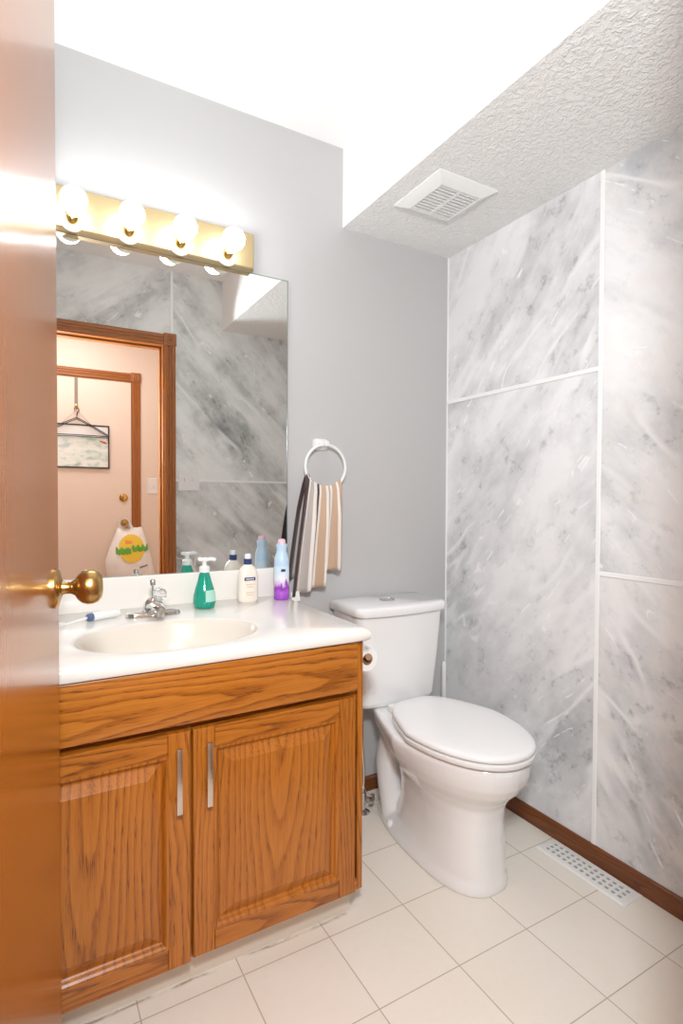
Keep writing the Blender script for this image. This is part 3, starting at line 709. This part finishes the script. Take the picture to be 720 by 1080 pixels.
# tank
def tank_sec(z, hw, yb, yf, bow, r=.03, n=8):
    """rounded rectangle with a bowed front"""
    o = []; h = abs(yb-yf)
    for a, b in rrect(2*hw, h, r, n):
        y = (yb+yf)/2+b
        if b < 0: y -= bow*(1-(a/hw)**2)*min(1, -b/(h/2))
        o.append((tx+a, y, z))
    return o
def densify(f, m=10): return f
def tank_ring(z, hw, yb, yf, bow, r):
    pts = []
    m = 14
    # front edge (subdivided for the bow), corners, back
    for k in range(m+1):
        a = -hw+r+(2*hw-2*r)*k/m; pts.append((a, yf-bow*(1-(a/hw)**2)))
    def arc(cx, cy, a0, a1, n=6):
        for k in range(1, n): 
            t = math.radians(a0+(a1-a0)*k/n); pts.append((cx+r*math.cos(t), cy+r*math.sin(t)))
    bo = bow*(1-((hw-r)/hw)**2)
    arc(hw-r, yf+r-bo, -90, 0); pts.append((hw, yf+r-bo)); pts.append((hw, yb-.012)); pts.append((hw-.012, yb)); pts.append((-hw+.012, yb)); pts.append((-hw, yb-.012)); pts.append((-hw, yf+r-bo)); arc(-hw+r, yf+r-bo, 180, 270)
    return [(tx+a, b, z) for a, b in pts]
bm = B()
loft(bm, [tank_ring(.412, .150, -.045, -.185, .018, .035), tank_ring(.420, .162, -.035, -.197, .020, .035), tank_ring(.436, .166, -.032, -.201, .021, .035), tank_ring(.60, .180, -.027, -.211, .023, .035), tank_ring(.752, .190, -.024, -.218, .024, .035)])
tk = obj('tank', bm, 'china', to, ang=50)
bm = B()
loft(bm, [tank_ring(.750, .190, -.022, -.220, .024, .034), tank_ring(.753, .197, -.014, -.230, .025, .036), tank_ring(.757, .200, -.012, -.233, .025, .037), tank_ring(.776, .200, -.012, -.233, .025, .037), tank_ring(.783, .197, -.014, -.230, .025, .036), tank_ring(.787, .190, -.020, -.222, .024, .034)])
obj('tank_lid', bm, 'china', to, ang=50)
bm = B(); lathe(bm, [(.030, .0), (.030, .003), (.027, .005), (.0255, .003), (.0, .0035)], (tx-.005, -.12, .786), (0, 0, 1), 28, cap1=False); obj('flush_button', bm, 'chrome', to)
# seat and lid
def lidring(z, k, yf=-.785, yb=-.262, hw=.187): 
    return section(z, yf+k, yb-k, hw-k, 2.12, hw*.62-k*.4, nose=.57, n=64)
bm = B(); loft(bm, [lidring(.416, .008), lidring(.418, .003), lidring(.424, .0005), lidring(.431, .001), lidring(.434, .006)]); obj('seat_ring', bm, 'seat', to, ang=50)
bm = B(); loft(bm, [lidring(.4375, .006), lidring(.439, .002), lidring(.444, .0), lidring(.450, .002), lidring(.454, .007), lidring(.4565, .018), lidring(.459, .05), lidring(.4605, .10)]); obj('seat_lid', bm, 'seat', to, ang=50)
for s in (-1, 1):
    bm = B(); box(bm, tx+s*.062-.022, tx+s*.062+.022, -.285, -.238, .412, .438, .006, seg=3); obj('seat_hinge', bm, 'seat', to)

# ------------------------------------------------------------------ water supply
vx, vy = -.500, -.128
sv = thing('supply_valve', 'chrome water shutoff valve with hose on the floor between vanity and toilet', 'valve', (vx, vy, 0))
bm = B(); lathe(bm, [(.026, .0), (.026, .003), (.018, .008), (.008, .010), (.008, .040), (.013, .042), (.013, .078), (.007, .080), (.007, .095)], (vx, vy, 0), n=22); obj('valve_body', bm, 'chrome', sv)
bm = B(); lathe(bm, [(.006, 0), (.006, .018), (.019, .020), (.019, .028), (.008, .031)], (vx+.008, vy-.008, .058), (.6, -.8, 0), 18); obj('oval_handle', bm, 'chrome', sv)
bm = B(); tube(bm, spline([(vx, vy, .09), (vx+.002, vy, .16), (vx-.006, vy, .26), (vx-.004, vy+.004, .34), (vx, vy+.008, .405)], 8), .0055, 10); obj('hose', bm, 'nickel', sv)

# ------------------------------------------------------------------ toilet brush in the corner
tbx, tby = -.090, -.098
br = thing('toilet_brush', 'white toilet brush standing in its holder in the corner behind the toilet', 'toilet brush', (tbx, tby, 0))
bm = B(); lathe(bm, [(.045, .0), (.048, .004), (.044, .03), (.040, .14), (.042, .15), (.036, .15), (.034, .02), (0, .018)], (tbx, tby, 0), n=26, cap1=False); obj('holder', bm, 'plastic', br)
bm = B(); lathe(bm, [(.006, .03), (.006, .33), (.0095, .34), (.0095, .49), (.007, .500), (0, .502)], (tbx, tby, 0), n=14, cap1=False); obj('brush_handle', bm, 'plastic', br)

# ------------------------------------------------------------------ paper holder on the cabinet side
M['paper'] = mat('white_tissue', (.84, .83, .82), .95); M['card'] = mat('brown_card', (.38, .22, .13), .9)
hxp, hzp = VX1+.056, .716; ry0_, ry1_ = -.520, -.418
ph = thing('toilet_paper_holder', 'white single-arm paper holder fixed to the side of the vanity', 'paper holder', (VX1, -.40, hzp))
bm = B(); lathe(bm, [(.024, .0005), (.024, .006), (.018, .010), (.009, .012), (.009, .052)], (VX1, -.40, hzp), (1, 0, 0), 24, cap1=False); box(bm, hxp-.010, hxp+.010, -.410, -.390, hzp-.010, hzp+.010, .004); obj('bracket_arm', bm, 'plastic', ph)
bm = B(); lathe(bm, [(.007, 0), (.007, .112), (.010, .114), (.010, .118), (.0, .119)], (hxp, -.410, hzp), (0, -1, 0), 14, cap1=False); obj('roller', bm, 'card', ph)['label'] = 'brown roller'
rz = hzp-.0085
rl = thing('toilet_roll', 'small white toilet paper roll on the holder beside the vanity', 'toilet paper', (hxp, (ry0_+ry1_)/2, rz))
bm = B(); L_ = ry1_-ry0_; lathe(bm, [(.0170, 0), (.034, 0), (.035, .003), (.035, L_-.003), (.034, L_), (.0170, L_), (.0170, 0)], (hxp, ry0_, rz), (0, 1, 0), 32, cap0=False, cap1=False); obj('paper', bm, 'paper', rl)
bm = B(); lathe(bm, [(.0171, -.0005), (.0171, L_+.0005), (.0154, L_+.0005), (.0154, -.0005), (.0171, -.0005)], (hxp, ry0_, rz), (0, 1, 0), 24, cap0=False, cap1=False); obj('card_core', bm, 'card', rl)

# ================================================================== EXHAUST FAN
fx0, fx1, fy0, fy1 = -.452, -.205, -.487, -.238; fcx, fcy = (fx0+fx1)/2, (fy0+fy1)/2
ef = thing('exhaust_fan', 'square white exhaust fan grille under the soffit', 'exhaust fan', (fcx, fcy, ZS))
bm = B()
def sq(h, z): return [(fcx-h, fcy-h, z), (fcx+h, fcy-h, z), (fcx+h, fcy+h, z), (fcx-h, fcy+h, z)]
loft(bm, [sq(.124, ZS-.0005), sq(.124, ZS-.005), sq(.120, ZS-.008), sq(.086, ZS-.022), sq(.082, ZS-.022), sq(.080, ZS-.012)], cap1=False)
obj('cover_frame', bm, 'plastic', ef, ang=20)
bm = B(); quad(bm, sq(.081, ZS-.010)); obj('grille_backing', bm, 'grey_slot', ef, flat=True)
bm = B()
for k in range(10):
    y = fcy-.074+.148*k/9
    for a, b in ((-.080, -.005), (.005, .080)): box(bm, fcx+a, fcx+b, y-.0042, y+.0042, ZS-.021, ZS-.012)
box(bm, fcx-.005, fcx+.005, fcy-.081, fcy+.081, ZS-.0215, ZS-.012)
obj('grille_slats', bm, 'plastic', ef, flat=True)

# ================================================================== FLOOR REGISTER
rx0, rx1, ry0, ry1 = -.106, -.0135, -.905, -.592
fr = thing('floor_register', 'white slotted floor register beside the baseboard', 'floor vent', ((rx0+rx1)/2, (ry0+ry1)/2, 0))
bm = B(); nx, ny = 3, 13
def plate(bm):
    bx_ = .020; by_ = .022; gx, gy = .0072, .0082
    def cuts(a, b, k, g):
        o = [a]; p = (b-a+g)/k
        for i_ in range(k):
            o += [a+i_*p, a+(i_+1)*p-g]
        return sorted(set(round(v, 6) for v in o))
    X = [rx0+.006]+cuts(rx0+bx_, rx1-bx_, nx, gx)+[rx1-.006]; Y = [ry0+.006]+cuts(ry0+by_, ry1-by_, ny, gy)+[ry1-.006]
    V = {}
    def v(i_, j_, z):
        k = (i_, j_, z)
        if k not in V: V[k] = bm.verts.new((X[i_], Y[j_], z))
        return V[k]
    def hole(i_, j_): return 1 <= i_ < len(X)-2 and 1 <= j_ < len(Y)-2 and i_ % 2 == 1 and j_ % 2 == 1
    for i_ in range(len(X)-1):
        for j_ in range(len(Y)-1):
            c = [(i_, j_), (i_+1, j_), (i_+1, j_+1), (i_, j_+1)]
            if hole(i_, j_):
                for a, b in zip(c, c[1:]+c[:1]): bm.faces.new((v(*a, .006), v(*b, .006), v(*b, .003), v(*a, .003)))
            else: bm.faces.new([v(*q_, .006) for q_ in c])
    R_ = lambda k, z: [(rx0+k, ry0+k, z), (rx1-k, ry0+k, z), (rx1-k, ry1-k, z), (rx0+k, ry1-k, z)]
    loft(bm, [R_(0, .0003), R_(0, .002), R_(.006, .006)], cap0=False, cap1=False)
plate(bm); obj('faceplate', bm, 'white', fr, flat=True)
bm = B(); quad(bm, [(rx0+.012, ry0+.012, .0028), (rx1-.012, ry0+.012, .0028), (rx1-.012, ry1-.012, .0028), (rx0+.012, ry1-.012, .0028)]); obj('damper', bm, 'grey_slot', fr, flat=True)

# ================================================================== SWITCH PLATES
def switch(name, cx, y, cz, wd, n, out, label):
    t = thing(name, label, 'light switch', (cx, y, cz))
    bm = B(); P_ = rrect(wd, .122, .006, 4)
    loft(bm, [[(cx+a*s, y+out*d, cz+b*s) for a, b in P_] for s, d in ((1, .0004), (1, .003), (.94, .006))]); obj('cover_plate', bm, 'plastic', t, ang=30)
    for k in range(n):
        x = cx+(k-(n-1)/2)*.047
        bm = B(); ya, yb = sorted((y+out*.005, y+out*.015)); box(bm, x-.005, x+.005, ya, yb, cz-.004, cz+.014, .002); obj('toggle', bm, 'plastic', t)
switch('light_switch', -.731, -D, 1.278, .128, 2, 1, 'double white switch plate on the marble beside the casing, seen in the mirror')
switch('light_switch', -.722, HY, 1.268, .075, 1, 1, 'single white switch plate on the peach hallway wall, seen in the mirror')

# ================================================================== HALL DOOR
HXR = -.875; HXL = HXR-.82
hd = thing('door_2', 'flat peach hallway door with brass deadbolt, seen in the mirror', 'door', ((HXR+HXL)/2, HY, 0), kind='structure')
bm = B(); box(bm, HXL+.003, HXR-.003, HY+.0005, HY+.008, .01, OZ-.015, .001, seg=1); obj('door_leaf', bm, 'peach_door', hd)
bm = B(); lathe(bm, [(.031, 0), (.031, .006), (.026, .012), (.017, .014), (.017, .019), (0, .02)], (-.936, HY+.008, 1.175), (0, 1, 0), 28, cap1=False); obj('deadbolt', bm, 'brass', hd)
bm = B(); lathe(bm, [(.032, 0), (.031, .006), (.014, .012), (.0115, .028), (.018, .034), (.027, .045), (.028, .056), (.02, .066), (0, .068)], (-.936, HY+.008, .985), (0, 1, 0), 30, cap1=False); obj('door_knob', bm, 'antique_brass', hd)
casing('trim_10', HXL, HXR, OZ-.006, HY, 1, .066, 'narrow oak casing around the peach hallway door, seen in the mirror')

# ------------------------------------------------------------------ over-door hook, hangers, picture
M['strap'] = mat('grey_brown_strap', (.30, .24, .19), .6); M['wire'] = mat('black_hanger', (.03, .03, .03), .4)
hx = -1.257; hy = HY+.008
hk = thing('door_hook', 'brown over-door strap hook at the top of the peach door', 'hook', (hx, hy, 2.04))
bm = B(); box(bm, hx-.011, hx+.011, hy+.0005, hy+.0035, 1.83, OZ-.012, .001, seg=1); obj('strap', bm, 'strap', hk)
bm = B(); tube(bm, spline([(hx, hy+.003, 1.845), (hx, hy+.018, 1.825), (hx, hy+.034, 1.818), (hx, hy+.044, 1.835)], 6), .004, 8); lathe(bm, [(.012, 0), (.012, .005), (.006, .008)], (hx, hy+.003, 1.845), (0, 1, 0), 14); obj('hook', bm, 'brass', hk)
for k, (dy, dz, lbl) in enumerate(((.030, 0, 'black wire hanger on the door strap, nearest the peach door'), (.042, -.012, 'black wire hanger on the door strap, front one over the picture'))):
    bm = B(); ya = hy+dy; zt = 1.812+dz
    hook = [(hx+.016*math.sin(t), ya, zt+.012-.016+.016*math.cos(t)+.008) for t in [math.radians(-110+22*i) for i in range(13)]]
    tube(bm, hook+[(hx, ya, zt-.035), (hx, ya, zt-.055)], .002, 6)
    tri = spline([(hx, ya, zt-.055), (hx+.07, ya, zt-.09), (hx+.20, ya, zt-.165), (hx+.212, ya, zt-.178), (hx+.19, ya, zt-.182), (hx, ya, zt-.180), (hx-.19, ya, zt-.182), (hx-.212, ya, zt-.178), (hx-.20, ya, zt-.165), (hx-.07, ya, zt-.09), (hx, ya, zt-.055)], 6)
    tube(bm, tri, .0035, 6); o = obj('coat_hanger', bm, 'wire'); tag(o, lbl, 'coat hanger', 'hangers on the hallway door')
def pic_mat():
    m, t, b = newmat('pale_green_print'); g = G(t); n = g.noise(g.map(g.obj(), sc=(1, 1, 2.2)), 7, 4, .6)
    c = g.ramp(n, [(.34, (.42, .55, .48)), (.46, (.72, .80, .75)), (.55, (.84, .86, .82)), (.62, (.74, .82, .80)), (.70, (.50, .62, .58))]); g.l.new(c, b.inputs['Base Color']); b.inputs['Roughness'].default_value = .3; return m
M['print'] = pic_mat(); M['frame_dark'] = mat('dark_brown_frame', (.06, .045, .04), .4); M['red'] = mat('red_print', (.55, .10, .08), .5)
px0, px1, pz0, pz1 = hx-.222, hx+.222, 1.392, 1.712; py_ = hy+.012
pc = thing('framed_picture', 'pale green framed print hanging behind the hangers on the peach door', 'picture', (hx, py_, pz0))
bm = B()
for a in ((px0, px1, pz0, pz0+.010), (px0, px1, pz1-.010, pz1), (px0, px0+.010, pz0+.01, pz1-.01), (px1-.010, px1, pz0+.01, pz1-.01)): box(bm, a[0], a[1], py_-.008, py_+.008, a[2], a[3], .001, seg=1)
obj('frame', bm, 'frame_dark', pc)
bm = B(); box(bm, px0+.009, px1-.009, py_-.004, py_+.003, pz0+.009, pz1-.009); obj('print', bm, 'print', pc, flat=True)
bm = B(); box(bm, px0+.010, px1-.010, py_+.0031, py_+.0036, pz1-.075, pz1-.012); obj('title_band', bm, 'plastic', pc, flat=True)
bm = B(); outline_prism(bm, [(px1-.075, 1.602), (px1-.03, 1.592), (px1-.012, 1.578), (px1-.03, 1.575), (px1-.06, 1.588)], lambda a, b, s: (a, py_+.003+.0008*s, b)); obj('red_mark', bm, 'red', pc, flat=True)
bm = B(); tube(bm, [(hx-.10, py_, pz1-.002), (hx, hy+.034, 1.809), (hx+.10, py_, pz1-.002)], .0015, 6); obj('hanging_cord', bm, 'strap', pc)

# ------------------------------------------------------------------ carrier bag on the hall door knob
def bag_mat():
    m, t, b = newmat('thin_white_polythene'); g = G(t); n = g.noise(g.map(g.obj(), sc=(1, 1, .45)), 18, 4, .6, .6)
    b.inputs['Base Color'].default_value = (.86, .84, .82, 1); b.inputs['Roughness'].default_value = .35
    g.bump(n, .5, b, .01); return m
M['bag'] = bag_mat(); M['yellow'] = mat('yellow_print', (.85, .60, .06), .5); M['orange'] = mat('orange_print', (.85, .33, .06), .5); M['green'] = mat('green_print', (.13, .42, .05), .5)
kx, ky, kz = -.936, HY+.055, .985
bg = thing('shopping_bag', 'white plastic carrier bag hanging on the hallway door knob, seen in the mirror', 'bag', (kx, ky, .53))
bm = B(); n = 40; rings = []
prof = [(.50, -1.02, -.715, .045), (.51, -1.035, -.712, .064), (.60, -1.066, -.722, .074), (.70, -1.078, -.740, .070), (.80, -1.045, -.766, .058), (.88, -1.012, -.788, .042), (.925, -.992, -.800, .026), (.942, -.986, -.806, .016), (.946, -.984, -.808, .011)]
def bagc(z):
    for a, b in zip(prof, prof[1:]):
        if a[0] <= z <= b[0]:
            k = (z-a[0])/(b[0]-a[0]); return [p+(q-p)*k for p, q in zip(a, b)]
yb0 = HY+.0095
zs = [.50, .503, .51, .53, .56, .60, .63, .66, .70, .74, .78, .81, .84, .87, .90, .925, .942, .946]
for z in zs:
    _, xa, xb, hh = bagc(z); cx = (xa+xb)/2; hw = (xb-xa)/2; rg = []
    for i in range(n):
        t = 2*PI*i/n
        w_ = 1+.05*math.sin(5*t+z*30)*(.4 if z < .6 else 1)
        yy = yb0+hh*(1+math.sin(t)*w_*.97)
        rg.append((cx+hw*math.copysign(abs(math.cos(t))**.8, math.cos(t)), max(yb0, yy), z+.006*math.sin(3*t)*(1 if z > .9 else 0)))
    rings.append(rg)
loft(bm, rings); obj('bag_body', bm, 'bag', bg, ang=70)
bm = B()
# two handle straps rising to the knob, one each side
for xs_, xe, wd0 in ((-.958, -.963, .028), (-.875, -.918, .016)):
    pth = spline([(xs_, ky-.028, .925), (xs_+.3*(xe-xs_), ky-.020, .955), (xs_+.7*(xe-xs_), ky-.014, .985), (xe, ky-.010, 1.005), (kx, ky-.008, 1.020)], 6)
    rr_ = []
    for i, p in enumerate(pth):
        wd = wd0*(1-.45*i/(len(pth)-1))
        rr_.append([(p.x+wd*math.cos(2*PI*k/12), p.y+.008*math.sin(2*PI*k/12), p.z+.3*wd*math.cos(2*PI*k/12)) for k in range(12)])
    loft(bm, rr_)
obj('handle_strap', bm, 'bag', bg, ang=70)
yl = yb0+.137
def logo(nm, pts, m, dz=0): 
    bm = B(); outline_prism(bm, pts, lambda a, b, s: (a, yl-.006+dz+.003*s, b)); return obj(nm, bm, m, bg, flat=True)
lx, lz = -.895, .795
def front_y(x, z):
    z = min(max(z, .50), .9459); _, xa, xb, hh = bagc(z); cx = (xa+xb)/2; hw = (xb-xa)/2
    q = max(0, 1-abs((x-cx)/hw)**2.5); 
    return yb0+hh*(1+q**.5*.99)
def decal(nm, m, f, off, nu=14, nv=14):
    bm = B(); V = []
    for i in range(nu+1):
        row = []
        for j in range(nv+1):
            x, z = f(i/nu, j/nv); row.append(bm.verts.new((x, front_y(x, z)+off, z)))
        V.append(row)
    for i in range(nu):
        for j in range(nv): bm.faces.new((V[i][j], V[i+1][j], V[i+1][j+1], V[i][j+1]))
    return obj(nm, bm, m, bg)
decal('round_print', 'yellow', lambda u, v: (lx+.092*(.06+.94*u)*math.cos(2*PI*v), lz+.105*(.06+.94*u)*math.sin(2*PI*v)), .004, 8, 32)
decal('orange_print', 'orange', lambda u, v: (lx-.045+.05*u, lz+.035+.03*v*(1-.4*u)), .0055, 4, 4)
decal('green_print', 'green', lambda u, v: (lx-.112+.105*u, lz-.040+.004*math.sin(23*u)+(.044+.008*math.sin(17*u+1))*v), .0068, 24, 3)
decal('green_print', 'green', lambda u, v: (lx+.002+.118*u, lz-.022+.004*math.sin(19*u+2)+(.040+.009*math.sin(21*u))*v), .0068, 24, 3)
decal('small_print', 'rubber', lambda u, v: (lx+.05+.06*u, lz-.15+.012*v+.015*u), .004, 6, 2)
